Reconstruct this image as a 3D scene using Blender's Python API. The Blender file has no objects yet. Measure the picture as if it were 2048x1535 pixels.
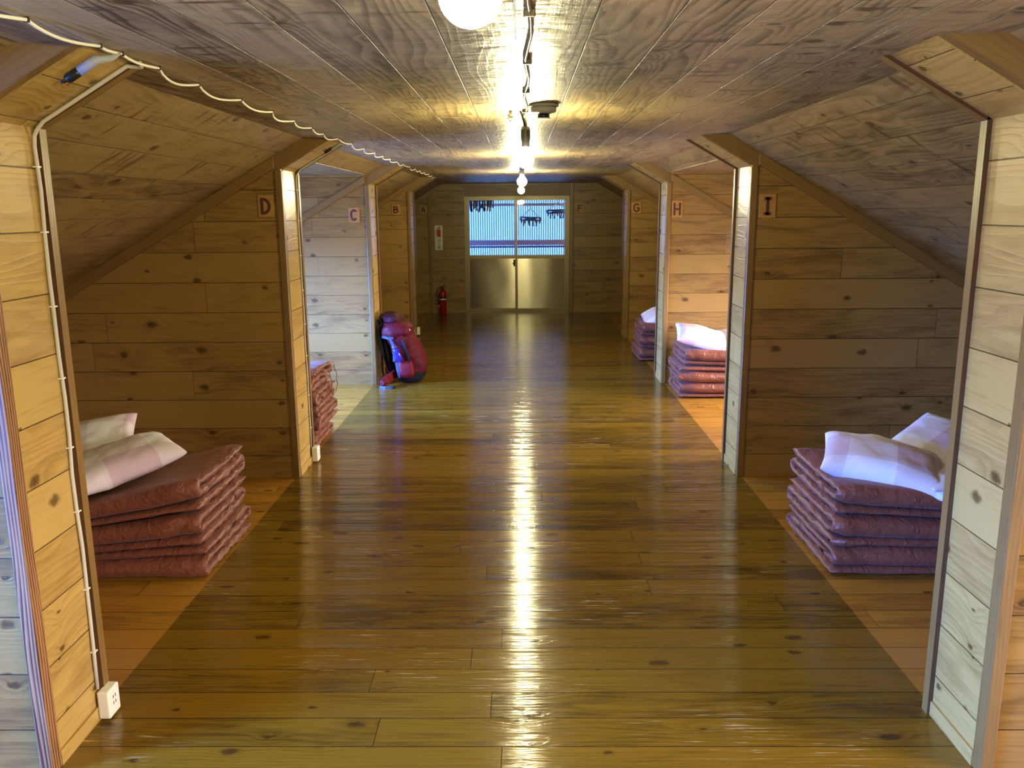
import bpy, bmesh, math, random
from mathutils import Vector, Matrix, noise

random.seed(7)
S = bpy.context.scene
COL = S.collection
PI = math.pi

# ------------------------------------------------------------------ helpers
def tag(o, label=None, cat=None, group=None, kind=None):
    if label: o['label'] = label
    if cat: o['category'] = cat
    if group: o['group'] = group
    if kind: o['kind'] = kind
    return o

def empty(name, loc=(0, 0, 0), rz=0.0):
    o = bpy.data.objects.new(name, None)
    o.empty_display_size = 0.1
    o.location = loc
    o.rotation_euler = (0, 0, rz)
    COL.objects.link(o)
    return o

class MB:
    """collects faces with metric UVs (u along the grain, v across it)"""
    def __init__(self):
        self.v = []; self.f = []; self.uv = []; self.m = []; self.sm = []
    def face(self, pts, grain=(1, 0, 0), mat=0, uvs=None, smooth=False):
        b = len(self.v)
        pts = [Vector(p) for p in pts]
        self.v += pts
        self.f.append(list(range(b, b + len(pts))))
        if uvs is None:
            n = Vector((0, 0, 0))
            for i in range(len(pts)):
                a, c = pts[i], pts[(i + 1) % len(pts)]
                n += Vector(((a.y - c.y) * (a.z + c.z), (a.z - c.z) * (a.x + c.x), (a.x - c.x) * (a.y + c.y)))
            if n.length < 1e-12: n = Vector((0, 0, 1))
            n.normalize()
            g = Vector(grain).normalized()
            g2 = g - n * g.dot(n)
            if g2.length < 0.3:
                g2 = n.orthogonal()
            g2.normalize()
            w = n.cross(g2)
            # keep the sign of the across axis stable so that boards line up
            k = max(range(3), key=lambda i: abs(w[i]))
            if w[k] < 0: w = -w
            uvs = [(p.dot(g2), p.dot(w)) for p in pts]
        self.uv += list(uvs); self.m.append(mat); self.sm.append(smooth)
    def box(self, lo, hi, grain=(1, 0, 0), mat=0):
        x0, y0, z0 = lo; x1, y1, z1 = hi
        P = [(x0, y0, z0), (x1, y0, z0), (x1, y1, z0), (x0, y1, z0), (x0, y0, z1), (x1, y0, z1), (x1, y1, z1), (x0, y1, z1)]
        for q in ((3, 2, 1, 0), (4, 5, 6, 7), (0, 1, 5, 4), (1, 2, 6, 5), (2, 3, 7, 6), (3, 0, 4, 7)):
            self.face([P[i] for i in q], grain, mat)
    def prism_y(self, poly, y0, y1, grain=(1, 0, 0), mat=0):
        """poly: (x, z) counter-clockwise seen from -Y"""
        a = 0
        for i in range(len(poly)):
            p, q = poly[i], poly[(i + 1) % len(poly)]
            a += p[0] * q[1] - q[0] * p[1]
        if a < 0: poly = poly[::-1]
        self.face([(x, y0, z) for x, z in poly], grain, mat)
        self.face([(x, y1, z) for x, z in poly[::-1]], grain, mat)
        for i in range(len(poly)):
            p, q = poly[i], poly[(i + 1) % len(poly)]
            self.face([(q[0], y0, q[1]), (p[0], y0, p[1]), (p[0], y1, p[1]), (q[0], y1, q[1])], grain, mat)
    def grid(self, rows, closed_u=False, mat=0, smooth=True, uvf=None):
        """rows: list of lists of points"""
        nr, nc = len(rows), len(rows[0])
        cc = nc if closed_u else nc - 1
        for i in range(nr - 1):
            for j in range(cc):
                j2 = (j + 1) % nc
                pts = [rows[i][j], rows[i][j2], rows[i + 1][j2], rows[i + 1][j]]
                if uvf: uv = [uvf(i, j), uvf(i, j + 1), uvf(i + 1, j + 1), uvf(i + 1, j)]
                else: uv = [(j / nc, i / nr), ((j + 1) / nc, i / nr), ((j + 1) / nc, (i + 1) / nr), (j / nc, (i + 1) / nr)]
                self.face(pts, mat=mat, uvs=uv, smooth=smooth)
    def tube(self, path, r, n=10, mat=0, cap=True):
        path = [Vector(p) for p in path]
        rows = []
        prev = None
        for i, p in enumerate(path):
            t = (path[min(i + 1, len(path) - 1)] - path[max(i - 1, 0)])
            if t.length < 1e-9: t = Vector((0, 0, 1))
            t.normalize()
            if prev is None: a = t.orthogonal().normalized()
            else:
                a = prev - t * prev.dot(t)
                a = a.normalized() if a.length > 1e-6 else t.orthogonal().normalized()
            prev = a
            b = t.cross(a)
            rr = r[i] if isinstance(r, (list, tuple)) else r
            rows.append([p + (a * math.cos(2 * PI * k / n) + b * math.sin(2 * PI * k / n)) * rr for k in range(n)])
        self.grid(rows, closed_u=True, mat=mat)
        if cap:
            self.face(rows[0][::-1], mat=mat); self.face(rows[-1], mat=mat)
    def ribbon(self, path, w, t, side, mat=0):
        """flat webbing: w along 'side', thickness t"""
        path = [Vector(p) for p in path]
        rows = []
        for i, p in enumerate(path):
            d = (path[min(i + 1, len(path) - 1)] - path[max(i - 1, 0)]).normalized()
            s = Vector(side); s = (s - d * s.dot(d)).normalized()
            n = d.cross(s)
            rows.append([p + s * w / 2 + n * t / 2, p - s * w / 2 + n * t / 2, p - s * w / 2 - n * t / 2, p + s * w / 2 - n * t / 2])
        self.grid(rows, closed_u=True, mat=mat, smooth=False)
        self.face(rows[0][::-1], mat=mat); self.face(rows[-1], mat=mat)
    def lathe(self, prof, c=(0, 0, 0), n=24, mat=0, axis=None):
        M = Matrix.Identity(3)
        if axis is not None: M = Vector((0, 0, 1)).rotation_difference(Vector(axis)).to_matrix()
        c = Vector(c)
        rows = [[c + M @ Vector((r * math.cos(2 * PI * k / n), r * math.sin(2 * PI * k / n), z)) for k in range(n)] for r, z in prof]
        self.grid(rows, closed_u=True, mat=mat)
        self.face(rows[0][::-1], mat=mat); self.face(rows[-1], mat=mat)
    def build(self, name, mats, parent=None, weld=True, bevel=0.0, origin=None):
        me = bpy.data.meshes.new(name)
        o = Vector(origin) if origin is not None else Vector((0, 0, 0))
        me.from_pydata([tuple(v - o) for v in self.v], [], self.f)
        lay = me.uv_layers.new(name='UVMap')
        for i, uv in enumerate(self.uv): lay.data[i].uv = uv
        for i, p in enumerate(me.polygons):
            p.material_index = self.m[i]; p.use_smooth = self.sm[i]
        if not isinstance(mats, (list, tuple)): mats = [mats]
        for m in mats: me.materials.append(m)
        bm = bmesh.new(); bm.from_mesh(me)
        if weld: bmesh.ops.remove_doubles(bm, verts=bm.verts, dist=1e-5)
        bmesh.ops.recalc_face_normals(bm, faces=bm.faces)
        bm.to_mesh(me); bm.free()
        ob = bpy.data.objects.new(name, me)
        COL.objects.link(ob)
        ob.location = o
        if parent is not None:
            ob.parent = parent
        if bevel:
            b = ob.modifiers.new('bevel', 'BEVEL'); b.width = bevel; b.segments = 2; b.limit_method = 'ANGLE'
        return ob

# ------------------------------------------------------------------ materials
def lin(r, g, b):
    f = lambda c: ((c / 255) / 12.92) if c / 255 <= 0.04045 else (((c / 255) + 0.055) / 1.055) ** 2.4
    return (f(r), f(g), f(b), 1.0)

class NT:
    def __init__(self, name):
        self.mat = bpy.data.materials.new(name); self.mat.use_nodes = True
        self.t = self.mat.node_tree; self.t.nodes.clear()
        self.out = self.t.nodes.new('ShaderNodeOutputMaterial')
    def n(self, typ, **kw):
        nd = self.t.nodes.new('ShaderNode' + typ)
        for k, v in kw.items(): setattr(nd, k, v)
        return nd
    def link(self, a, b): self.t.links.new(a, b)
    def setin(self, sock, v):
        if isinstance(v, bpy.types.NodeSocket): self.link(v, sock)
        elif v is not None: sock.default_value = v
    def math(self, op, a, b=None, c=None, clamp=False):
        nd = self.n('Math', operation=op); nd.use_clamp = clamp
        self.setin(nd.inputs[0], a); self.setin(nd.inputs[1], b); self.setin(nd.inputs[2], c)
        return nd.outputs[0]
    def smooth(self, x, e0, e1, o0=0.0, o1=1.0):
        nd = self.n('MapRange', interpolation_type='SMOOTHSTEP')
        self.setin(nd.inputs[0], x)
        for i, v in enumerate((e0, e1, o0, o1)): self.setin(nd.inputs[1 + i], v)
        return nd.outputs[0]
    def mix(self, f, a, b, mode='MIX'):
        nd = self.n('Mix', data_type='RGBA', blend_type=mode)
        self.setin(nd.inputs[0], f); self.setin(nd.inputs[6], a); self.setin(nd.inputs[7], b)
        return nd.outputs[2]
    def comb(self, x, y, z=0.0):
        nd = self.n('CombineXYZ')
        for i, v in enumerate((x, y, z)): self.setin(nd.inputs[i], v)
        return nd.outputs[0]
    def noise(self, vec, scale=1.0, detail=2.0, rough=0.5, dist=0.0):
        nd = self.n('TexNoise'); self.link(vec, nd.inputs['Vector'])
        nd.inputs['Scale'].default_value = scale; nd.inputs['Detail'].default_value = detail
        nd.inputs['Roughness'].default_value = rough; nd.inputs['Distortion'].default_value = dist
        return nd.outputs[0]
    def bsdf(self, color, rough, **kw):
        b = self.n('BsdfPrincipled')
        self.setin(b.inputs['Base Color'], color); self.setin(b.inputs['Roughness'], rough)
        for k, v in kw.items(): self.setin(b.inputs[k.replace('_', ' ')], v)
        self.link(b.outputs[0], self.out.inputs[0])
        return b
    def bump(self, h, strength, dist, b):
        nd = self.n('Bump'); self.setin(nd.inputs['Strength'], strength); nd.inputs['Distance'].default_value = dist
        self.link(h, nd.inputs['Height']); self.link(nd.outputs[0], b.inputs['Normal'])

def wood(name, bw, blen, c_light, c_dark, off=0.0, rough=0.35, knots=0.35, vary=0.5, gap=0.0016, coat=0.0,
         bumpd=0.0012, sawn=0.0, worn=0.0, cup=0.0, ku=4.5, kv=7.5, ring=34.0, hue=0.15, spec=0.5, joint=0.0012, ringw=0.22, blotw=1.25):
    t = NT(name)
    uv = t.n('UVMap'); uv.uv_map = 'UVMap'
    sp = t.n('SeparateXYZ'); t.link(uv.outputs[0], sp.inputs[0])
    u, v = sp.outputs[0], sp.outputs[1]
    vb = t.math('DIVIDE', t.math('ADD', v, off), bw)
    bid = t.math('FLOOR', vb); fv = t.math('FRACT', vb)
    w1 = t.n('TexWhiteNoise', noise_dimensions='1D'); t.link(bid, w1.inputs['W'])
    ub = t.math('ADD', t.math('DIVIDE', u, blen), t.math('MULTIPLY', w1.outputs[0], 7.3))
    uid = t.math('FLOOR', ub); fu = t.math('FRACT', ub)
    w2 = t.n('TexWhiteNoise', noise_dimensions='2D'); t.link(t.comb(bid, uid), w2.inputs['Vector'])
    sc = t.n('SeparateColor'); t.link(w2.outputs[1], sc.inputs[0])
    r1, r2, r3 = sc.outputs[0], sc.outputs[1], sc.outputs[2]
    pu = t.math('ADD', u, t.math('MULTIPLY', r1, 53.0))
    pv = t.math('ADD', v, t.math('MULTIPLY', r2, 31.0))
    # knots
    vo = t.n('TexVoronoi', voronoi_dimensions='2D', feature='F1')
    t.link(t.comb(t.math('MULTIPLY', pu, ku), t.math('MULTIPLY', pv, kv)), vo.inputs['Vector'])
    vo.inputs['Scale'].default_value = 1.0
    kd = vo.outputs['Distance']
    kc = t.n('SeparateColor'); t.link(vo.outputs['Color'], kc.inputs[0])
    has = t.math('LESS_THAN', kc.outputs[0], knots)
    krad = t.math('ADD', 0.04, t.math('MULTIPLY', kc.outputs[1], 0.11))
    wob = t.math('MULTIPLY', t.math('SUBTRACT', t.noise(t.comb(pu, pv), 45, 3), 0.5), 0.16)
    kdw = t.math('ADD', kd, wob)
    kn = t.math('MULTIPLY', t.math('SUBTRACT', 1.0, t.smooth(t.math('DIVIDE', kdw, krad), 0.5, 1.3)), has)
    halo = t.math('MULTIPLY', t.math('POWER', 2.718, t.math('MULTIPLY', kd, -6.0)), has)
    # growth rings (cathedrals): slow noise along the board, quick across it
    n1 = t.noise(t.comb(t.math('MULTIPLY', pu, 1.3), t.math('MULTIPLY', pv, 9.0)), 1.0, 1.0, 0.4)
    ph = t.math('ADD', t.math('MULTIPLY', pv, ring), t.math('MULTIPLY', n1, 7.0))
    ph = t.math('ADD', ph, t.math('MULTIPLY', halo, 2.6))
    rg = t.math('FRACT', ph)
    rg = t.math('MULTIPLY', t.smooth(rg, 0.15, 0.85), t.math('SUBTRACT', 1.0, t.smooth(rg, 0.88, 1.0)))
    fine = t.noise(t.comb(t.math('MULTIPLY', pu, 7.0), t.math('MULTIPLY', pv, 260.0)), 1.0, 3.0, 0.6)
    blot = t.noise(t.comb(t.math('MULTIPLY', pu, 3.0), t.math('MULTIPLY', pv, 14.0)), 1.0, 4.0, 0.6, 0.6)
    f = t.math('ADD', t.math('MULTIPLY', rg, ringw), t.math('MULTIPLY', t.math('SUBTRACT', fine, 0.5), 0.8))
    f = t.math('ADD', f, t.math('MULTIPLY', t.math('SUBTRACT', blot, 0.5), blotw))
    f = t.math('ADD', f, t.math('MULTIPLY', t.math('SUBTRACT', r3, 0.5), vary))
    f = t.math('ADD', f, t.math('MULTIPLY', halo, 0.2), clamp=True)
    col = t.mix(f, lin(*c_light), lin(*c_dark))
    # a warmer or greyer tint per board
    col = t.mix(t.math('MULTIPLY', r1, hue), col, t.mix(1.0, col, lin(255, 190, 130), 'MULTIPLY'))
    col = t.mix(t.math('MULTIPLY', kn, 0.75), col, lin(52, 28, 12))
    rgh = t.math('ADD', rough, t.math('MULTIPLY', t.math('SUBTRACT', blot, 0.5), 0.12))
    if worn:
        sc1 = t.noise(t.comb(t.math('MULTIPLY', u, 5.0), t.math('MULTIPLY', v, 120.0)), 1.0, 4.0, 0.65)
        sc2 = t.noise(t.comb(t.math('MULTIPLY', u, 1.1), t.math('MULTIPLY', v, 2.6)), 1.0, 2.0, 0.5)
        sm = t.math('MULTIPLY', t.smooth(sc1, 0.58, 0.68), t.smooth(sc2, 0.50, 0.66))
        sm = t.math('MULTIPLY', sm, worn)
        col = t.mix(sm, col, lin(196, 168, 122))
        rgh = t.math('ADD', rgh, t.math('MULTIPLY', sm, 0.3))
    smear = None
    if sawn:
        a = t.noise(t.comb(t.math('MULTIPLY', pu, 24.0), t.math('MULTIPLY', pv, 5.0)), 1.0, 2.0, 0.5)
        smear = t.math('MULTIPLY', t.smooth(a, 0.56, 0.70), t.smooth(t.noise(t.comb(pu, pv), 1.6, 1.0), 0.42, 0.6))
        col = t.mix(t.math('MULTIPLY', smear, sawn * 0.95), col, lin(74, 50, 36))
    # grooves between boards and butt joints
    e = t.math('MULTIPLY', t.math('MINIMUM', fv, t.math('SUBTRACT', 1.0, fv)), bw)
    g1 = t.math('SUBTRACT', 1.0, t.smooth(e, gap * 0.5, gap * 1.3))
    eu = t.math('MULTIPLY', t.math('MINIMUM', fu, t.math('SUBTRACT', 1.0, fu)), blen)
    g2 = t.math('SUBTRACT', 1.0, t.smooth(eu, joint * 0.5, joint * 1.3))
    gm = t.math('MAXIMUM', g1, g2)
    col = t.mix(t.math('MULTIPLY', gm, 0.8), col, lin(30, 18, 8))
    h = t.math('ADD', t.math('MULTIPLY', fine, 0.12), t.math('MULTIPLY', rg, 0.16 if not sawn else 0.05))
    h = t.math('SUBTRACT', h, t.math('MULTIPLY', gm, 1.4))
    if cup:
        c = t.math('SUBTRACT', fv, 0.5)
        h = t.math('ADD', h, t.math('MULTIPLY', t.math('MULTIPLY', c, c), cup))
        rip = t.noise(t.comb(t.math('MULTIPLY', u, 0.9), t.math('MULTIPLY', v, 26.0)), 1.0, 4.0, 0.62)
        h = t.math('ADD', h, t.math('MULTIPLY', rip, cup * 0.7))
    if sawn:
        lump = t.noise(t.comb(t.math('MULTIPLY', pu, 14.0), t.math('MULTIPLY', pv, 7.0)), 1.0, 3.0, 0.6)
        h = t.math('ADD', h, t.math('MULTIPLY', lump, 1.6 * sawn))
    b = t.bsdf(col, rgh)
    b.inputs['Specular IOR Level'].default_value = spec
    if coat:
        b.inputs['Coat Weight'].default_value = coat; b.inputs['Coat Roughness'].default_value = 0.12
    t.bump(h, 1.0, bumpd, b)
    return t.mat

def plain(name, rgb, rough=0.5, metal=0.0, var=0.06, vscale=30.0, bump=0.0, bscale=60.0, **kw):
    t = NT(name)
    tc = t.n('TexCoord')
    nz = t.noise(tc.outputs['Object'], vscale, 3.0, 0.6)
    c0 = lin(*rgb)
    k0 = tuple(max(0, c * (1 - var * 2)) for c in c0[:3]) + (1,)
    k1 = tuple(min(1, c * (1 + var * 2)) for c in c0[:3]) + (1,)
    col = t.mix(nz, k0, k1)
    b = t.bsdf(col, rough, Metallic=metal, **kw)
    if bump:
        t.bump(t.noise(tc.outputs['Object'], bscale, 3.0, 0.6), 1.0, bump, b)
    return t.mat

M = {}
M['wall'] = wood('wall_boards', 0.1655, 2.3, (148, 115, 60), (78, 53, 24), off=0.037, rough=0.34, knots=0.3, vary=0.5, blotw=1.7, bumpd=0.0018)
M['reveal'] = wood('reveal_boards', 0.1655, 5.0, (180, 147, 80), (122, 88, 40), off=0.037, rough=0.24, knots=0.3, vary=0.45, ku=5.5, bumpd=0.0018, hue=0.08, blotw=1.6)
M['slope'] = wood('slope_boards', 0.166, 3.2, (150, 122, 74), (64, 47, 26), off=0.02, rough=0.36, knots=0.28, vary=0.5, sawn=0.8, bumpd=0.0024, hue=0.06, ringw=0.34, blotw=2.0)
M['ceil'] = wood('ceiling_boards', 0.1653, 3.5, (166, 142, 98), (62, 47, 29), off=-0.016 + 0.1653 * 10, rough=0.42, knots=0.25, vary=0.45, sawn=1.0, bumpd=0.005, ku=6.0, kv=5.0, spec=0.8, hue=0.05, ringw=0.5, blotw=1.9)
M['floor'] = wood('corridor_floor_boards', 0.138, 2.7, (114, 84, 19), (40, 27, 6), off=0.065, rough=0.115, knots=0.36, vary=0.75, worn=0.8, cup=7.0, bumpd=0.0013, ku=4.0, kv=8.0, gap=0.0018, spec=0.42, hue=0.06, blotw=1.7)
M['bayfloor'] = wood('bay_floor_boards', 0.138, 1.9, (160, 112, 36), (84, 52, 14), off=0.065, rough=0.25, knots=0.28, vary=0.6, cup=3.0, bumpd=0.001, ku=4.0, kv=8.0, blotw=1.6)
M['trim'] = wood('trim_wood', 3.0, 9.0, (128, 97, 50), (76, 53, 24), off=0.5, rough=0.36, knots=0.02, vary=0.2, ring=70.0, hue=0.06)
M['trimwavy'] = wood('wavy_grained_trim_wood', 3.0, 9.0, (160, 118, 78), (70, 40, 26), off=0.5, rough=0.4, knots=0.06, vary=0.1, ring=95.0, ringw=0.95, kv=9.0, ku=2.0)
M['trimdark'] = wood('dark_trim_wood', 3.0, 9.0, (84, 54, 28), (52, 30, 14), off=0.5, rough=0.5, knots=0.02, vary=0.1, ring=70.0)
M['beam'] = wood('beam_wood', 3.0, 9.0, (122, 92, 46), (72, 50, 22), off=0.5, rough=0.42, knots=0.06, vary=0.2, ring=40.0, hue=0.05)
M['plaque'] = wood('plaque_wood', 3.0, 9.0, (172, 126, 68), (130, 86, 42), off=0.5, rough=0.45, knots=0.02, vary=0.1, ring=60.0)
M['letter'] = plain('letter_paint', (74, 34, 26), 0.6)
M['alu'] = plain('bronze_aluminium', (124, 112, 84), 0.38, 0.75)
M['steel'] = None
M['black'] = plain('black_plastic', (20, 20, 20), 0.4)
M['darkgrey'] = plain('dark_grey_fabric', (40, 42, 46), 0.8, bump=0.0008, bscale=300)
M['white'] = plain('white_plastic', (226, 220, 200), 0.45, var=0.02)
M['cable'] = plain('white_cable', (226, 216, 186), 0.5, var=0.02)
M['greycable'] = plain('grey_cable', (190, 180, 160), 0.5, var=0.03)
M['tape'] = plain('grey_tape', (150, 146, 138), 0.55)
M['staple'] = plain('dark_staple', (60, 50, 40), 0.5, 0.6)
M['silver'] = plain('silver_cable', (150, 140, 120), 0.25, 0.8)
M['detector'] = plain('detector_plastic', (158, 150, 132), 0.5, var=0.03)
M['red'] = plain('extinguisher_red', (150, 18, 24), 0.25)
M['signwhite'] = plain('sign_white', (214, 210, 190), 0.5, var=0.02)
M['signred'] = plain('sign_red', (178, 30, 40), 0.5)
M['signink'] = plain('sign_ink', (46, 60, 56), 0.6)
M['maroon'] = plain('maroon_nylon', (78, 11, 20), 0.6, bump=0.010, bscale=16, Specular_IOR_Level=0.15)
M['plum'] = plain('plum_nylon', (54, 18, 28), 0.6, bump=0.010, bscale=18, Specular_IOR_Level=0.15)
M['redpad'] = plain('red_padding', (96, 13, 20), 0.6, bump=0.004, bscale=30, Specular_IOR_Level=0.2)
M['bluegrey'] = plain('blue_grey_webbing', (50, 66, 88), 0.6)
M['slate'] = plain('slate_nylon', (20, 26, 34), 0.65, bump=0.003, bscale=30, Specular_IOR_Level=0.2)
M['bottle'] = plain('violet_bottle', (46, 34, 150), 0.15)
M['outside_brown'] = plain('brown_steel_rail', (92, 66, 70), 0.5)
M['navy'] = plain('navy_plastic', (34, 38, 74), 0.5)
M['deck'] = plain('deck_grey', (120, 116, 110), 0.8)

def mat_bulb(power):
    t = NT('glowing_bulb')
    e = t.n('Emission'); e.inputs[0].default_value = (1.0, 0.93, 0.52, 1); e.inputs[1].default_value = power
    t.link(e.outputs[0], t.out.inputs[0]); return t.mat
def mat_steel():
    t = NT('door_panel_metal')
    tc = t.n('TexCoord')
    col = t.mix(t.noise(tc.outputs['Object'], 4.0, 2.0), lin(146, 138, 116), lin(156, 147, 124))
    b = t.bsdf(col, 0.23, Metallic=0.85, Anisotropic=0.9)
    b.inputs['Anisotropic Rotation'].default_value = 0.25
    tg = t.n('Tangent', direction_type='UV_MAP'); tg.uv_map = 'UVMap'
    t.link(tg.outputs[0], b.inputs['Tangent'])
    return t.mat
def mat_glass():
    t = NT('window_glass')
    tr = t.n('BsdfTransparent'); tr.inputs[0].default_value = (0.96, 0.97, 0.98, 1)
    gl = t.n('BsdfGlossy'); gl.inputs['Roughness'].default_value = 0.02
    mx = t.n('MixShader'); fr = t.n('Fresnel'); fr.inputs[0].default_value = 1.45
    t.link(fr.outputs[0], mx.inputs[0]); t.link(tr.outputs[0], mx.inputs[1]); t.link(gl.outputs[0], mx.inputs[2])
    t.link(mx.outputs[0], t.out.inputs[0]); return t.mat
def mat_poly():
    t = NT('corrugated_polycarbonate')
    tc = t.n('TexCoord')
    nz = t.noise(tc.outputs['Object'], 2.0, 3.0)
    col = t.mix(nz, (0.040, 0.058, 0.056, 1), (0.050, 0.068, 0.062, 1))
    a = t.n('BsdfTranslucent'); t.link(col, a.inputs[0])
    b = t.n('BsdfDiffuse'); t.link(col, b.inputs[0])
    mx = t.n('MixShader'); mx.inputs[0].default_value = 0.12
    t.link(a.outputs[0], mx.inputs[1]); t.link(b.outputs[0], mx.inputs[2])
    t.link(mx.outputs[0], t.out.inputs[0]); return t.mat
def mat_fabric():
    t = NT('brown_taffeta')
    tc = t.n('TexCoord')
    nz = t.noise(tc.outputs['Object'], 6.0, 2.0)
    col = t.mix(nz, lin(110, 60, 42), lin(126, 70, 50))
    b = t.bsdf(col, 0.42)
    b.inputs['Sheen Weight'].default_value = 0.06; b.inputs['Sheen Roughness'].default_value = 0.4
    sp = t.n('SeparateXYZ'); t.link(tc.outputs['Object'], sp.inputs[0])
    h = t.noise(t.comb(t.math('MULTIPLY', sp.outputs[0], 26.0), t.math('MULTIPLY', sp.outputs[1], 14.0), t.math('MULTIPLY', sp.outputs[2], 34.0)), 1.0, 3.0, 0.55, 0.8)
    t.bump(h, 1.0, 0.010, b)
    return t.mat
def mat_pillow():
    t = NT('checked_pillowcase')
    uv = t.n('UVMap'); uv.uv_map = 'UVMap'
    sp = t.n('SeparateXYZ'); t.link(uv.outputs[0], sp.inputs[0])
    def stripe(c):
        f = t.math('FRACT', t.math('ADD', t.math('DIVIDE', c, 0.25), 0.3))
        return t.smooth(f, 0.49, 0.51)
    a, b2 = stripe(sp.outputs[0]), stripe(sp.outputs[1])
    s = t.math('MULTIPLY', t.math('ADD', a, b2), 0.5)
    col = t.mix(s, lin(218, 211, 204), lin(190, 162, 164))
    tc = t.n('TexCoord')
    b = t.bsdf(col, 0.85)
    t.bump(t.noise(tc.outputs['Object'], 9.0, 2.0, 0.5), 1.0, 0.012, b)
    return t.mat

BULB = 1500.0
M['bulb'] = mat_bulb(BULB); M['bulb_dim'] = mat_bulb(BULB * 0.5); M['bulb_far'] = mat_bulb(BULB * 0.8); M['glass'] = mat_glass(); M['steel'] = mat_steel(); M['poly'] = mat_poly(); M['fabric'] = mat_fabric(); M['pillow'] = mat_pillow()

# ------------------------------------------------------------------ room
W = 1.26            # half width of the passage
ZC = 1.884          # flat ceiling
ZT = 1.723          # top of the posts, where the soffits start
XC = 0.981          # where the soffit meets the ceiling
XE = 1.13           # where the sloping ceiling leaves the flat one
TAN = 0.5787
XK = 3.15           # knee wall
ZD = 1.80           # dormer ceiling
YEND = 12.557
YBACK = -2.95
PART = [(-0.57, -0.31), (2.06, 2.30), (4.66, 4.93), (7.297, 7.59), (9.97, 10.26)]   # reveal of each partition
BAYS = [(YBACK, -0.57, False), (-0.31, 2.06, True), (2.30, 4.66, False), (4.93, 7.297, True), (7.59, 9.97, False), (10.26, YEND, False)]
roofz = lambda x: ZC - (abs(x) - XE) * TAN

def struct(name, mb, mats, **kw):
    o = mb.build(name, mats, **kw); tag(o, kind='structure'); return o

# floor: passage boards and the newer bay boards
mb = MB()
mb.box((-W - 0.02, YBACK, -0.05), (W + 0.02, YEND + 0.1, 0.0))
mb.box((-XK - 0.1, -0.31, -0.05), (-W - 0.02, 2.33, 0.0))
mb.box((W + 0.02, -0.31, -0.05), (XK + 0.1, 2.33, 0.0))
struct('floor', mb, M['floor'])
for nm, s in (('floor_left', -1), ('floor_right', 1)):
    mb = MB()
    for y0, y1 in ((YBACK, -0.31), (2.33, YEND + 0.1)):
        x = sorted((s * (W + 0.02), s * (XK + 0.1)))
        mb.box((x[0], y0, -0.05), (x[1], y1, 0.0))
    struct(nm, mb, M['bayfloor'])

# flat ceiling
mb = MB(); mb.box((-XE, YBACK, ZC), (XE, YEND + 0.1, ZC + 0.05), grain=(0, 1, 0))
struct('ceiling', mb, M['ceil'])

# sloping ceilings and dormers, knee walls
win = 0
for s, side in ((-1, 'left'), (1, 'right')):
    mb = MB(); kw = MB()
    for i, (y0, y1, dormer) in enumerate(BAYS):
        a, b = y0 - 0.12, y1 + 0.12
        if i == 0: a = y0
        xe = XE + (ZC - ZD) / TAN if dormer else XK + 0.05
        mb.prism_y([(s * XE, ZC), (s * xe, roofz(xe)), (s * (xe + 0.0), roofz(xe) + 0.06), (s * XE, ZC + 0.06)], a, b, grain=(0, 1, 0))
        if dormer:
            mb.prism_y([(s * (xe - 0.01), ZD), (s * (XK + 0.1), ZD), (s * (XK + 0.1), ZD + 0.05), (s * (xe - 0.01), ZD + 0.05)], a, b, grain=(0, 1, 0))
            # window wall with an opening
            zt, zb = 1.28, 0.42
            wc = (y0 + y1) / 2 - (0.3 if y0 < 0 else 0.0)
            wy0, wy1 = wc - 0.85, wc + 0.85
            x = sorted((s * XK, s * (XK + 0.08)))
            kw.box((x[0], a, 0), (x[1], b, zb), grain=(0, 1, 0))
            kw.box((x[0], a, zt), (x[1], b, ZD + 0.02), grain=(0, 1, 0))
            kw.box((x[0], a, zb), (x[1], wy0, zt), grain=(0, 1, 0))
            kw.box((x[0], wy1, zb), (x[1], b, zt), grain=(0, 1, 0))
            win += 1
            wf = MB(); xw = s * (XK + 0.04); fr = 0.045
            for yy in (wy0, wy1 - fr, (wy0 + wy1) / 2 - fr / 2):
                wf.box((xw - 0.03, yy, zb), (xw + 0.03, yy + fr, zt), grain=(0, 0, 1))
            for zz in (zb, zt - fr):
                wf.box((xw - 0.03, wy0, zz), (xw + 0.03, wy1, zz + fr), grain=(0, 1, 0))
            wo = struct('window_%d' % win, wf, M['alu'])
            for q in (0, 1):
                pa, pb = (wy0 + fr, (wy0 + wy1) / 2 - fr / 2) if q == 0 else ((wy0 + wy1) / 2 + fr / 2, wy1 - fr)
                g = MB(); g.box((xw - 0.003, pa, zb + fr), (xw + 0.003, pb, zt - fr)); g.build('pane', M['glass'], wo)
            # daylight portal of this window
            L = bpy.data.lights.new('window_portal', 'AREA'); L.shape = 'RECTANGLE'; L.size = zt - zb; L.size_y = wy1 - wy0
            L.cycles.is_portal = True
            lo = bpy.data.objects.new('window_portal', L); COL.objects.link(lo)
            lo.location = (s * (XK + 0.1), wc, (zt + zb) / 2)
            lo.rotation_euler = (0, PI / 2 * s, 0)
        else:
            x = sorted((s * XK, s * (XK + 0.08)))
            kw.box((x[0], a, 0), (x[1], b, roofz(XK) + 0.02), grain=(0, 1, 0))
    struct('ceiling_' + side, mb, M['slope'])
    struct('wall_' + side, kw, M['wall'])

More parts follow.
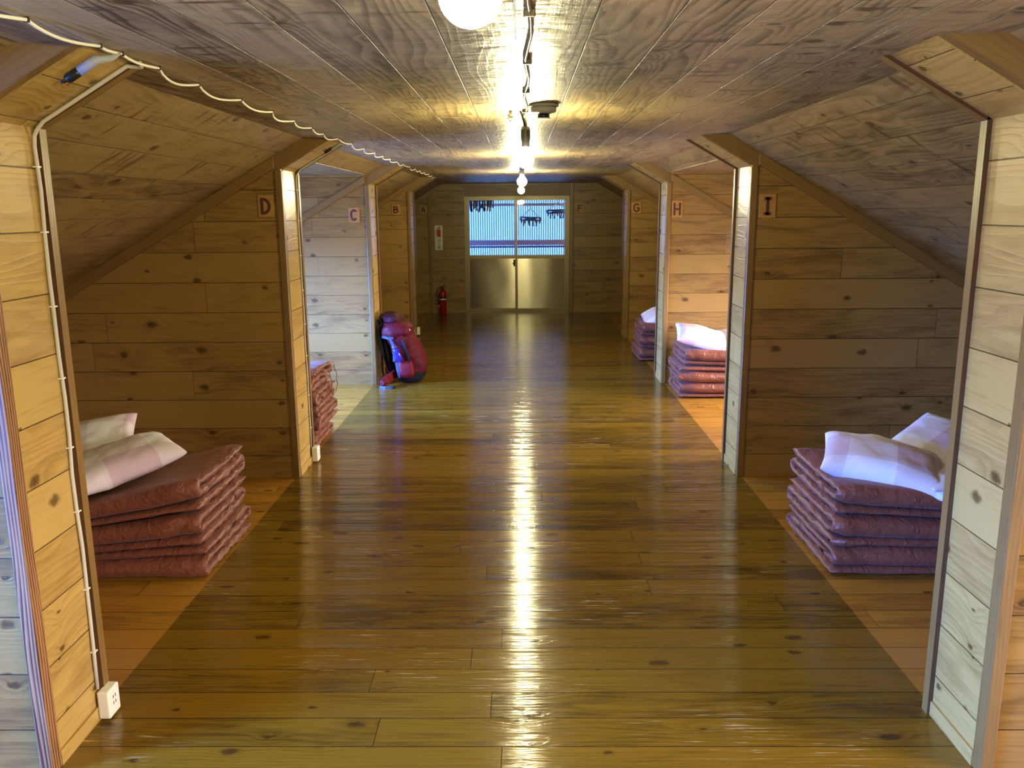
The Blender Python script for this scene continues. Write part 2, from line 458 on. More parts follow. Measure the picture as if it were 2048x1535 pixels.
# partitions
trim_n = 0
for i, (y0, y1) in enumerate(PART):
    fd, bd = BAYS[i][2], BAYS[i + 1][2]
    for s, side in ((-1, 'left'), (1, 'right')):
        def skin(dormer):
            x0 = W + 0.002
            if dormer:
                xe = XE + (ZC - ZD) / TAN
                return [(s * x0, 0), (s * XK, 0), (s * XK, ZD + 0.01), (s * xe, ZD + 0.01), (s * x0, roofz(x0) + 0.01)]
            return [(s * x0, 0), (s * XK, 0), (s * XK, roofz(XK) + 0.01), (s * x0, roofz(x0) + 0.01)]
        mb = MB()
        mb.prism_y(skin(fd), y0 - 0.030, y0 - 0.010)
        mb.prism_y(skin(bd), y1 + 0.0, y1 + 0.018)
        # chamfer plank on both faces
        for ya, yb in ((y0 - 0.034, y0 - 0.004), (y1, y1 + 0.02)):
            pl = [(s * (W + 0.03), ZT - 0.012), (s * W, ZT + 0.004), (s * (XC + 0.004), ZC + 0.0), (s * XE, ZC + 0.0), (s * (W + 0.03), roofz(W + 0.03))]
            mb.prism_y(pl, ya, yb, grain=(s * 1, 0, -TAN), mat=1)
        # reveal boards and soffit boards
        x = sorted((s * W, s * (W + 0.02)))
        mb.box((x[0], y0, 0), (x[1], y1, ZT), grain=(0, 1, 0), mat=2)
        mb.prism_y([(s * W, ZT), (s * XC, ZC), (s * (XC + 0.03), ZC + 0.0), (s * (W + 0.02), ZT + 0.01)], y0, y1, grain=(0, 1, 0), mat=2)
        struct('wall_partition_%s' % side, mb, [M['wall'], M['beam'], M['reveal']])
        # corner trim on the camera side
        mb = MB()
        x = sorted((s * (W - 0.006), s * (W + 0.030)))
        mb.box((x[0], y0 - 0.044, 0), (x[1], y0, ZT - 0.004), grain=(0, 0, 1))
        trim_n += 1
        struct('trim_%d' % trim_n, mb, M['trimwavy'] if (i == 1 and s < 0) else M['trim'], bevel=0.003)
        # trim along the roof line on the camera side
        mb = MB()
        xa, xb = W + 0.03, XK
        mb.prism_y([(s * xa, roofz(xa)), (s * xb, roofz(xb)), (s * xb, roofz(xb) - 0.062), (s * xa, roofz(xa) - 0.062)], y0 - 0.055, y0 - 0.028, grain=(s, 0, -TAN))
        trim_n += 1
        struct('trim_%d' % trim_n, mb, M['trim'], bevel=0.003)
        # far trim, standing proud of the reveal: dark rebate then a lighter cover strip
        mb = MB()
        x = sorted((s * (W - 0.014), s * (W + 0.02)))
        mb.box((x[0], y1 - 0.001, 0), (x[1], y1 + 0.032, ZT + 0.01), grain=(0, 0, 1))
        nx, nz = -s * 0.5, -0.866
        q = 0.014
        mb.prism_y([(s * (W - 0.014), ZT + 0.008 - 0.01), (s * (XC - 0.02), ZC - 0.001), (s * (XC + 0.02), ZC - 0.001), (s * (W + 0.01), ZT + 0.008)], y1 - 0.001, y1 + 0.032, grain=(s, 0, -TAN))
        trim_n += 1
        to = struct('trim_%d' % trim_n, mb, [M['trim'], M['trimdark']])
        for p in to.data.polygons:
            if p.normal.y < -0.5: p.material_index = 1
        # baseboard in the reveal
        mb = MB()
        x = sorted((s * (W - 0.007), s * W))
        mb.box((x[0], y0, 0), (x[1], y1 - 0.002, 0.045), grain=(0, 1, 0))
        struct('baseboard_%s' % side, mb, M['reveal'])

# back end wall (behind the camera) and far end wall with the door opening
mb = MB(); mb.box((-XK - 0.1, YBACK - 0.1, 0), (XK + 0.1, YBACK, ZC + 0.05)); struct('wall_back', mb, M['wall'])
DX0, DX1, DZ = -0.803, 0.734, 1.70
mb = MB()
for s in (-1, 1):
    xin = DX0 if s < 0 else DX1
    mb.prism_y([(xin, 0), (s * XK, 0), (s * XK, roofz(XK)), (s * XE, ZC), (xin, ZC)], YEND, YEND + 0.09)
mb.box((DX0, YEND, DZ), (DX1, YEND + 0.09, ZC))
struct('wall_front', mb, M['wall'])
mb = MB(); mb.box((DX0, YEND - 0.012, DZ + 0.01), (DX1, YEND, ZC)); trim_n += 1; struct('trim_%d' % trim_n, mb, M['beam'])
mb = MB(); mb.box((DX1, YEND - 0.05, 0), (DX1 + 0.058, YEND + 0.02, ZC), grain=(0, 0, 1)); trim_n += 1; struct('trim_%d' % trim_n, mb, M['trim'], bevel=0.003)
mb = MB(); mb.box((-1.335, YEND - 0.022, 0), (-1.29, YEND, roofz(1.335)), grain=(0, 0, 1)); trim_n += 1; struct('trim_%d' % trim_n, mb, M['trim'], bevel=0.003)
for s in (-1, 1):
    mb = MB(); xa = XE
    mb.prism_y([(s * xa, ZC), (s * XK, roofz(XK)), (s * XK, roofz(XK) - 0.055), (s * xa, ZC - 0.055)], YEND - 0.026, YEND, grain=(s, 0, -TAN))
    trim_n += 1; struct('trim_%d' % trim_n, mb, M['trim'])
mb = MB(); mb.box((-XE, YEND - 0.02, ZC - 0.022), (XE, YEND, ZC)); trim_n += 1; struct('trim_%d' % trim_n, mb, M['trim'])

# sliding door: outer frame, two leaves, panes, lower panels, latch
yd = YEND + 0.03
mb = MB()
mb.box((DX0, YEND - 0.012, 0), (DX0 + 0.03, yd + 0.05, DZ), grain=(0, 0, 1))
mb.box((DX1 - 0.03, YEND - 0.012, 0), (DX1, yd + 0.05, DZ), grain=(0, 0, 1))
mb.box((DX0 + 0.03, YEND - 0.012, DZ - 0.03), (DX1 - 0.03, yd + 0.05, DZ))
mb.box((DX0 + 0.03, YEND - 0.012, 0), (DX1 - 0.03, yd + 0.05, 0.025))
door = struct('door_1', mb, M['alu'])
for k, (x0, x1, yy) in enumerate(((DX0 + 0.03, -0.028, yd + 0.028), (-0.062, DX1 - 0.03, yd - 0.004))):
    f = MB(); st = 0.036
    f.box((x0, yy - 0.014, 0.026), (x0 + st, yy + 0.014, DZ - 0.031), grain=(0, 0, 1))
    f.box((x1 - st, yy - 0.014, 0.026), (x1, yy + 0.014, DZ - 0.031), grain=(0, 0, 1))
    for z0, z1 in ((0.026, 0.062), (0.80, 0.852), (1.645, DZ - 0.031)):
        f.box((x0 + st, yy - 0.013, z0), (x1 - st, yy + 0.013, z1))
    fo = f.build('leaf_frame', M['alu'], door)
    g = MB(); g.box((x0 + st, yy - 0.003, 0.852), (x1 - st, yy + 0.003, 1.645)); g.build('pane', M['glass'], fo)
    # lower panel, slightly buckled sheet
    g = MB(); rows = []
    for a in range(15):
        rows.append([])
        for b in range(21):
            x = x0 + st + (x1 - x0 - 2 * st) * b / 20; z = 0.062 + 0.738 * a / 14
            rows[-1].append((x, yy - 0.004 + 0.0016 * noise.noise(Vector((x * 4.0, z * 2.0, 3.1 + k * 5))), z))
    g.grid(rows); g.build('lower_panel', M['steel'], fo)
g = MB(); g.box((-0.088, yd - 0.035, 0.69), (-0.060, yd - 0.018, 0.79)); g.box((-0.098, yd - 0.045, 0.72), (-0.08, yd - 0.018, 0.745))
g.build('latch', M['staple'], door, bevel=0.003)

# outside the door: drying porch
mb = MB(); mb.box((-2.6, YEND + 0.12, -0.1), (2.6, 14.3, -0.05)); struct('floor_porch', mb, M['deck'])
for s in (-1, 1):
    mb = MB(); x = sorted((s * 2.6, s * 2.68)); mb.box((x[0], YEND + 0.09, -0.4), (x[1], 14.25, 2.75), grain=(0, 1, 0)); struct('wall_porch_side_light_block', mb, M['wall'])  # unseen solid side walls, added to keep sky light out of the porch
mb = MB(); mb.box((-2.68, YEND + 0.0, 2.65), (2.68, 14.3, 2.75)); struct('ceiling_porch_light_block', mb, M['wall'])  # unseen roof, added to stop light entering the porch from above
mb = MB(); mb.box((-2.68, YEND + 0.091, ZC), (2.68, YEND + 0.15, 2.66)); struct('wall_porch_gable', mb, M['wall'])
mb = MB(); rows = []
nx = 1120
for zz in (-0.4, 2.66):
    rows.append([(-2.6 + 5.2 * k / nx, 14.1 + 0.012 * math.sin(2 * PI * k / 8), zz) for k in range(nx + 1)])
mb.grid(rows); struct('wall_porch', mb, M['poly'])
for k, (z0, z1, m) in enumerate(((1.571, 1.61, 'outside_brown'), (0.941, 1.021, 'outside_brown'), (0.90, 0.926, 'navy'))):
    mb = MB(); mb.box((-2.6, 13.98, z0), (2.6, 14.07, z1)); trim_n += 1; struct('trim_%d' % trim_n, mb, M[m])

# ------------------------------------------------------------------ letter plaques
def text_mesh(txt, h, depth=0.003, name='letter', mat=None, parent=None, bold=0.0, squeeze=1.0):
    cu = bpy.data.curves.new(name, 'FONT'); cu.body = txt; cu.size = 1.0; cu.extrude = 0.0; cu.offset = 0.0; cu.resolution_u = 6
    tmp = bpy.data.objects.new('tmp', cu); COL.objects.link(tmp)
    dg = bpy.context.evaluated_depsgraph_get(); dg.update()
    me0 = bpy.data.meshes.new_from_object(tmp.evaluated_get(dg))
    bpy.data.objects.remove(tmp); bpy.data.curves.remove(cu)
    xs = [v.co.x for v in me0.vertices]; ys = [v.co.y for v in me0.vertices]
    if not xs: return None
    sc = h / (max(ys) - min(ys)); cx = (max(xs) + min(xs)) / 2; cy = (max(ys) + min(ys)) / 2
    bm = bmesh.new(); bm.from_mesh(me0); bpy.data.meshes.remove(me0)
    if bold:
        pass
    for v in bm.verts: v.co = ((v.co.x - cx) * sc * squeeze, 0, (v.co.y - cy) * sc)
    r = bmesh.ops.extrude_face_region(bm, geom=list(bm.faces))
    for g in r['geom']:
        if isinstance(g, bmesh.types.BMVert): g.co.y -= depth
    bmesh.ops.recalc_face_normals(bm, faces=bm.faces)
    me = bpy.data.meshes.new(name); bm.to_mesh(me); bm.free(); me.materials.append(mat)
    o = bpy.data.objects.new(name, me); COL.objects.link(o); o.parent = parent
    return o

def stroke_letter(ch, w, h, t, name, mat, parent):
    """blocky sans letters built from strokes"""
    mb = MB(); d0, d1 = -0.003, 0.0
    def bar(x0, z0, x1, z1): mb.box((x0, d0, z0), (x1, d1, z1))
    def poly(pts): mb.prism_y(pts, d0, d1)
    def arc(cx, cz, rx, rz, a0, a1, n=18):
        for k in range(n):
            a, b = a0 + (a1 - a0) * k / n, a0 + (a1 - a0) * (k + 1) / n
            poly([(cx + rx * math.cos(a), cz + rz * math.sin(a)), (cx + rx * math.cos(b), cz + rz * math.sin(b)),
                  (cx + (rx - t) * math.cos(b), cz + (rz - t) * math.sin(b)), (cx + (rx - t) * math.cos(a), cz + (rz - t) * math.sin(a))])
    X, Z = w / 2, h / 2
    if ch == 'H': bar(-X, -Z, -X + t, Z); bar(X - t, -Z, X, Z); bar(-X + t, -t / 2, X - t, t / 2)
    elif ch == 'I': bar(-t / 2, -Z, t / 2, Z); bar(-X * .62, Z - t, X * .62, Z); bar(-X * .62, -Z, X * .62, -Z + t)
    elif ch == 'F': bar(-X, -Z, -X + t, Z); bar(-X + t, Z - t, X, Z); bar(-X + t, -t / 2, X * .7, t / 2)
    elif ch == 'A':
        for s in (-1, 1): poly([(s * X, -Z), (s * (X - t * 1.1), -Z), (-s * t * .1, Z), (s * t * .75, Z)])
        bar(-X * .6, -Z * .35, X * .6, -Z * .35 + t * .9)
    elif ch == 'D': bar(-X, -Z, -X + t, Z); arc(-X + t, 0, w - t, Z, -PI / 2, PI / 2, 24)
    elif ch == 'B':
        bar(-X, -Z, -X + t, Z)
        arc(-X + t, Z / 2 - t * .22, w - t * 1.3, Z / 2 + t * .22, -PI / 2, PI / 2); arc(-X + t, -Z / 2 + t * .22, w - t, Z / 2 + t * .22, -PI / 2, PI / 2)
    elif ch == 'C': arc(0, 0, X, Z, math.radians(42), math.radians(318), 30)
    elif ch == 'G':
        arc(0, 0, X, Z, math.radians(42), math.radians(330), 30); bar(X * .05, -t * .6, X, t * .3); bar(X - t, -Z * .62, X, 0)
    return mb.build(name, mat, parent)

SIGNS = [('D', -1.392, -1.309, 1.474, 1.590, 1, 'beside the post of the nearer left bay'), ('C', -1.438, -1.343, 1.408, 1.534, 2, 'on the daylit left bay wall'),
         ('B', -1.471, -1.373, 1.464, 1.573, 3, 'on the dark left bay wall past the rucksack'), ('A', -1.453, -1.352, 1.463, 1.568, 4, 'near the fire extinguisher sign'),
         ('F', 0.838, 0.940, 1.461, 1.587, 4, 'beside the sliding door post'), ('G', 1.305, 1.418, 1.454, 1.585, 3, 'on the dark wall above a low mattress stack'),
         ('H', 1.300, 1.392, 1.432, 1.570, 2, 'on the daylit orange bay wall'), ('I', 1.305, 1.396, 1.450, 1.575, 1, 'with serifs beside the nearer right bay post')]
for ch, x0, x1, z0, z1, k, where in SIGNS:
    y = (PART[k + 1][0] - 0.030) if k < 4 else YEND + 0.001
    e = empty('letter_plaque', ((x0 + x1) / 2, y, (z0 + z1) / 2))
    tag(e, 'small wooden plaque with dark letter %s %s' % (ch, where), 'sign', 'lettered bay plaques')
    mb = MB(); hw, hh = (x1 - x0) / 2, (z1 - z0) / 2
    mb.box((-hw, -0.008, -hh), (hw, 0, hh))
    mb.build('panel', M['plaque'], e, bevel=0.0015)
    lw, lh = hw * 2 * .66, hh * 2 * .76
    lo = stroke_letter(ch, lw, lh, 0.0155, 'letter', M['letter'], e)
    lo.location = (0, -0.008, 0)

# ------------------------------------------------------------------ ceiling lamps and fittings
BY = [0.9, 3.47, 6.08, 8.7]
BXs = [-0.022, 0.047, 0.036, 0.030]
BL = ['big glowing bulb at the very top edge of the photo', 'glowing bulb in a black socket just past the smoke detector',
      'small glowing bulb hanging third along the ceiling cable', 'tiniest glowing bulb, last along the cable before the sliding door']
for x, y, lb in zip(BXs, BY, BL):
    e = empty('hanging_bulb', (x, y, ZC)); tag(e, lb, 'light bulb', 'bulbs along the ceiling cable')
    mb = MB(); mb.tube([(-0.02, -0.01, 0), (-0.012, -0.004, -0.02), (0, 0, -0.065)], 0.004, 8); mb.build('cord', M['black'], e)
    mb = MB(); mb.lathe([(0.006, -0.058), (0.017, -0.062), (0.019, -0.075), (0.019, -0.105), (0.016, -0.118), (0.0165, -0.135), (0.014, -0.14)], n=20); mb.build('socket', M['black'], e)
    mb = MB(); pr = [(0.012, -0.138), (0.014, -0.15)]
    for k in range(1, 15):
        a = PI * (0.16 + 0.84 * k / 14.0)
        pr.append((max(0.0012, 0.034 * math.sin(a)), -0.186 + 0.034 * math.cos(a)))
    mb.lathe(pr, n=24); mb.build('glass', M['bulb' if y < 1 else ('bulb_dim' if y < 5 else 'bulb_far')], e)
    if y < 1: e.scale = (0.95, 0.95, 0.93)

mb = MB()
path = [(0.046 - 0.006 * math.sin(y * 9) if y > 0.5 else 0.046, y, ZC - 0.006) for y in [-0.3 + 0.15 * k for k in range(62)]]
mb.tube(path, 0.0055, 8)
lc = tag(mb.build('lamp_cable', M['silver']), 'silvery cable along the middle of the ceiling feeding the bulbs', 'cable')
for y in (1.2, 1.75, 2.3, 2.85, 3.4, 4.2, 5.0, 5.9, 6.9, 7.9):
    mb = MB(); mb.box((0.034, y - 0.006, ZC - 0.014), (0.058, y + 0.006, ZC - 0.0005)); mb.build('clip', M['staple'], lc, bevel=0.002)

e = empty('smoke_detector', (0.113, 3.25, ZC)); tag(e, 'round grey smoke detector on the ceiling beside the second bulb', 'smoke detector')
mb = MB(); mb.lathe([(0.050, 0), (0.056, -0.004), (0.056, -0.010), (0.05, -0.012)], n=32); mb.build('base', M['detector'], e)
mb = MB(); mb.lathe([(0.048, -0.012), (0.047, -0.028), (0.040, -0.034), (0.028, -0.036)], n=32); mb.build('housing', M['detector'], e)
mb = MB(); mb.lathe([(0.022, -0.036), (0.022, -0.047), (0.018, -0.050)], n=24); mb.build('sensor', M['black'], e)
mb = MB(); mb.lathe([(0.025, -0.050), (0.025, -0.053), (0.02, -0.055)], n=24); mb.build('sensor_cap', M['white'], e)

e = empty('cable_cleat', (-0.012, 3.46, ZC + 0.001)); tag(e, 'tiny porcelain cleat on the ceiling left of the smoke detector', 'cleat')
mb = MB(); mb.lathe([(0.006, 0), (0.006, -0.012), (0.012, -0.014), (0.012, -0.02), (0.007, -0.024), (0.012, -0.028), (0.012, -0.034), (0.005, -0.037)], n=18); mb.build('knob', M['white'], e)
mb = MB(); mb.lathe([(0.003, -0.037), (0.006, -0.039), (0.002, -0.042)], n=12); mb.build('screw', M['staple'], e)

# white ceiling cable with staples
ST = [(-1.02, 1.45), (-0.995, 1.62), (-0.955, 1.775), (-0.944, 2.05), (-0.94, 2.15), (-0.938, 2.36), (-0.945, 2.66), (-0.935, 3.02), (-0.93, 3.38), (-0.935, 3.72), (-0.935, 4.02), (-0.95, 4.32), (-0.94, 4.62),
      (-0.94, 4.98), (-0.935, 5.35), (-0.935, 5.75), (-0.94, 6.1), (-0.94, 6.45), (-0.94, 6.8), (-0.94, 7.15), (-0.94, 7.55), (-0.94, 7.95), (-0.945, 8.35), (-0.945, 8.75), (-0.945, 9.15), (-0.945, 9.5), (-0.95, 9.85)]
mb = MB(); path = []
rnd = random.Random(3)
for a, b in zip(ST[:-1], ST[1:]):
    L = b[1] - a[1]; sag = (0.006 + 0.016 * rnd.random()) * min(1, L / 0.33); sx = 0.022 * rnd.random() * min(1, L / 0.33)
    for k in range(9):
        f = k / 9; q = math.sin(PI * f ** 0.8)
        path.append((a[0] + (b[0] - a[0]) * f - sx * q, a[1] + L * f, ZC - 0.005 - sag * q))
path.append((ST[-1][0], ST[-1][1], ZC - 0.005))
mb.tube(path, 0.0038, 8)
cc = tag(mb.build('ceiling_cable', M['cable']), 'wavy white cable stapled along the left edge of the flat ceiling', 'cable')
for x, y in ST[1:]:
    s_ = MB(); s_.box((x - 0.006, y - 0.002, ZC - 0.010), (x + 0.006, y + 0.002, ZC - 0.0002)); s_.build('staple', M['staple'], cc)

# taped cable ends with black connectors hanging on the soffits
for i, (y, sc_) in enumerate(((2.10, 1.0), (4.76, 0.8))):
    e = empty('taped_connector', (-0.985, y, 1.868))
    tag(e, ('grey taped cable end with a black connector on the nearest left soffit', 'short taped cable end with black tip on the soffit above letter D')[i], 'connector')
    d = Vector((-0.866, 0, -0.5)); n_ = Vector((0.5, 0, -0.866)) * 0.012
    if i == 0:
        mb = MB(); mb.tube([Vector((0.045, 0.04, 0.012)), Vector((0.03, 0.02, -0.004)), n_, n_ + d * 0.05], [0.005, 0.009, 0.012, 0.012], 10); mb.build('tape_wrap', M['tape'], e)
        mb = MB(); mb.tube([n_ + d * 0.05, n_ + d * 0.055, n_ + d * 0.085, n_ + d * 0.09], [0.009, 0.0115, 0.0115, 0.008], 12)
        mb.tube([n_ + d * 0.09 + Vector((0, -0.004, 0)), n_ + d * 0.103 + Vector((0, -0.004, 0))], 0.003, 8); mb.tube([n_ + d * 0.09 + Vector((0, 0.004, 0)), n_ + d * 0.1 + Vector((0, 0.005, 0))], 0.003, 8)
        mb.build('connector', M['black'], e)
    else:
        mb = MB(); mb.tube([Vector((0.04, 0, 0.01)), Vector((0.02, 0, -0.003)), n_ + d * 0.03], 0.006, 8); mb.build('tape_wrap', M['tape'], e)
        mb = MB(); mb.tube([n_ + d * 0.03, n_ + d * 0.035, n_ + d * 0.075, n_ + d * 0.08], [0.006, 0.009, 0.009, 0.006], 10); mb.build('connector', M['black'], e)

# drop cables to the floor sockets on the left posts
for i, (y, lbl) in enumerate(((2.281, 'grey drop cable down the nearest left post to its floor socket'), (4.917, 'grey drop cable down the second left post, beside letter D bay'))):
    r = 0.0055 if i == 0 else 0.0045
    o_ = Vector((0.5, 0, -0.866)) * (r + 0.001)
    c0 = Vector((-XC, y, ZC)) + o_; c1 = Vector((-W, y, ZT)) + o_
    xw = -W + r + 0.001
    path = [Vector((-0.945, y - 0.02, ZC - 0.008)), Vector((-0.952, y + 0.004, ZC - 0.014)), c0 + Vector((-0.01, 0, -0.006))]
    path += [c0.lerp(c1, f) for f in (0.1, 0.3, 0.5, 0.7, 0.88)]
    path += [Vector((xw + 0.012, y, ZT - 0.006)), Vector((xw + 0.003, y, ZT - 0.022))]
    path += [Vector((xw + 0.0015 * math.sin(k * 2.1), y + 0.004 * math.sin(k * 1.3), ZT - 0.05 - (ZT - 0.15) * k / 14)) for k in range(15)]
    mb = MB(); mb.tube(path, r, 10)
    o = tag(mb.build('drop_cable', M['greycable']), lbl, 'cable')
    for k in (0.22, 0.42, 0.66, 0.85, 1.05, 1.25, 1.45, 1.62):
        s_ = MB(); s_.box((-W, y - r - 0.003, k), (-W + 2 * r + 0.003, y + r + 0.003, k + 0.004)); s_.build('clip', M['white'], o)
for i, (y, z, lbl) in enumerate(((2.298, 0.0485, 'white surface socket at the foot of the nearest left post'), (4.94, 0.052, 'white socket at the foot of the second left post, by the tied mattresses'),
                             (10.2, 0.062, 'tiny pale socket low on the farthest left post'))):
    e = empty('wall_socket', (-W, y, z)); tag(e, lbl, 'socket', 'floor level sockets')
    mb = MB(); mb.box((0.0075, -0.034, -0.042), (0.043, 0.034, 0.046)); mb.build('body', M['white'], e, bevel=0.005)
    mb = MB()
    for zz in (-0.008, 0.012): mb.box((0.0428, -0.008, zz), (0.0436, -0.0045, zz + 0.01)); mb.box((0.0428, 0.0045, zz), (0.0436, 0.008, zz + 0.01))
    mb.build('slot', M['black'], e)

# ------------------------------------------------------------------ extinguisher and its sign
e = empty('extinguisher_sign', (-1.1855, YEND, 1.112)); tag(e, 'narrow white sign with a red extinguisher picture and dark characters', 'sign')
mb = MB(); mb.box((-0.0565, -0.004, -0.179), (0.0565, 0, 0.179)); mb.build('plate', M['signwhite'], e)
mb = MB()
y0_, y1_ = -0.006, -0.0042
mb.prism_y([(-0.026, 0.012), (0.030, 0.012), (0.030, 0.100), (0.022, 0.116), (-0.016, 0.116), (-0.026, 0.100)], y0_, y1_)
mb.prism_y([(-0.006, 0.116), (0.012, 0.116), (0.012, 0.130), (-0.006, 0.130)], y0_, y1_)
mb.prism_y([(-0.022, 0.128), (0.030, 0.140), (0.030, 0.150), (-0.020, 0.140)], y0_, y1_)
mb.prism_y([(-0.010, 0.142), (0.028, 0.158), (0.026, 0.166), (-0.014, 0.150)], y0_, y1_)
mb.prism_y([(-0.022, 0.134), (-0.036, 0.112), (-0.042, 0.050), (-0.050, 0.030), (-0.038, 0.036), (-0.032, 0.052), (-0.028, 0.108), (-0.016, 0.126)], y0_, y1_)
mb.build('pictogram', M['signred'], e)
for k, ch in enumerate('\u6d88\u706b\u5668'):
    o = text_mesh(ch, 0.050, 0.0018, 'character', M['signink'], e)
    if o: o.location = (0.0, -0.0042, -0.035 - 0.053 * k)

e = empty('fire_extinguisher', (-1.135, 12.44, 0)); tag(e, 'red fire extinguisher with black hose standing left of the sliding door', 'fire extinguisher')
mb = MB(); mb.lathe([(0.046, 0), (0.050, 0.006), (0.050, 0.30), (0.047, 0.325), (0.036, 0.345), (0.018, 0.358), (0.018, 0.364)], n=28); mb.build('cylinder', M['red'], e)
mb = MB(); mb.lathe([(0.0506, 0.195), (0.051, 0.197), (0.051, 0.25), (0.0506, 0.252)], n=28); mb.build('label_band', M['black'], e)
mb = MB(); mb.lathe([(0.0512, 0.212), (0.0516, 0.214), (0.0516, 0.228), (0.0512, 0.23)], n=28); mb.build('label_stripe', M['white'], e)
mb = MB(); mb.lathe([(0.013, 0.364), (0.013, 0.39), (0.016, 0.392), (0.016, 0.405), (0.006, 0.41)], n=16); mb.build('valve', M['silver'], e)
mb = MB(); mb.ribbon([(-0.01, 0, 0.398), (0.03, 0, 0.395), (0.075, 0, 0.38)], 0.02, 0.006, (0, 1, 0)); mb.ribbon([(-0.015, 0, 0.405), (0.02, 0, 0.425), (0.065, 0, 0.445)], 0.02, 0.006, (0, 1, 0)); mb.build('handle', M['black'], e)
mb = MB(); mb.lathe([(0.004, 0.41), (0.012, 0.425), (0.012, 0.437), (0.004, 0.442)], n=14); mb.build('safety_pin', M['plaque'], e)
mb = MB(); mb.tube([(-0.012, -0.004, 0.395), (-0.045, -0.01, 0.395), (-0.075, -0.012, 0.365), (-0.084, -0.014, 0.31), (-0.074, -0.016, 0.24), (-0.064, -0.016, 0.18), (-0.062, -0.016, 0.14)], [0.007] * 6 + [0.010], 10); mb.build('hose', M['black'], e)
mb = MB(); mb.tube([(-0.062, -0.016, 0.14), (-0.062, -0.016, 0.10)], [0.008, 0.011], 10); mb.build('nozzle', M['tape'], e)

# ------------------------------------------------------------------ drying hangers behind the door
def peg(mb, x, y, z, a=0.0, h=0.085):
    dx = math.sin(a) * h
    mb.prism_y([(x - 0.008, z), (x + 0.008, z), (x + 0.012 + dx, z - h), (x - 0.012 + dx, z - h)], y - 0.005, y + 0.005)
def hanger(name, x, y, z, w, d, label, tilt, npegs, mat, hz):
    e = empty(name, (x, y, z)); tag(e, label, 'clothes hanger', 'peg hangers drying behind the door')
    rim = MB(); t = 0.011
    P = [(-w, -d, 0), (w, -d, tilt), (w, d, tilt + 0.04), (-w, d, 0.04)]
    for k in range(4): rim.tube([P[k], P[(k + 1) % 4]], t, 8)
    rim.tube([P[0], P[2]], 0.008, 6); rim.tube([P[1], P[3]], 0.008, 6)
    rim.build('frame', mat, e)
    c = MB()
    for p in P: c.tube([p, (0, 0, hz)], 0.0035, 5)
    c.tube([(0, 0, hz), (0, 0, hz + 0.03), (0.015, 0, hz + 0.045), (0.012, 0, hz + 0.06), (-0.005, 0, hz + 0.062)], 0.003, 6)
    c.build('cord', M['tape'], e)
    rr = random.Random(npegs)
    for k in range(npegs):
        f = (k + 0.5) / npegs * 2 - 1
        pm = MB(); peg(pm, f * w, -d if k % 2 else d, tilt * (f + 1) / 2 - 0.002 + (0.04 if k % 2 == 0 else 0), rr.uniform(-0.3, 0.3)); pm.build('peg', mat, e)
hanger('peg_hanger', 0.175, 13.2, 1.355, 0.155, 0.11, 'dark square peg hanger hung by cords behind the right pane', -0.01, 9, M['navy'], 0.17)
hanger('peg_hanger', 0.60, 13.2, 1.455, 0.17, 0.10, 'dark peg hanger partly cut off by the right edge of the door', 0.01, 10, M['navy'], 0.16)
e = empty('peg_hanger', (-0.585, 13.2, 1.66)); tag(e, 'dense bunch of dark clothes pegs hanging behind the left pane', 'clothes hanger', 'peg hangers drying behind the door')
mb = MB(); mb.tube([(-0.19, 0, 0), (0.19, 0, 0)], 0.008, 8); mb.tube([(-0.19, 0.12, 0.01), (0.19, 0.12, 0.01)], 0.008, 8); mb.tube([(-0.19, 0, 0), (-0.19, 0.12, 0.01)], 0.008, 8); mb.tube([(0.19, 0, 0), (0.19, 0.12, 0.01)], 0.008, 8); mb.build('frame', M['black'], e)
mb = MB(); mb.tube([(-0.19, 0, 0), (0, 0.06, 0.25), (0.19, 0, 0)], 0.002, 5); mb.tube([(-0.19, 0.12, 0.01), (0, 0.06, 0.25), (0.19, 0.12, 0.01)], 0.002, 5); mb.build('cord', M['tape'], e)
rr = random.Random(5)
for k in range(26):
    pm = MB(); peg(pm, -0.185 + 0.37 * k / 25, rr.choice((0, 0.12)), -0.0, rr.uniform(-0.25, 0.25), rr.uniform(0.08, 0.19)); pm.build('peg', M['black'], e)

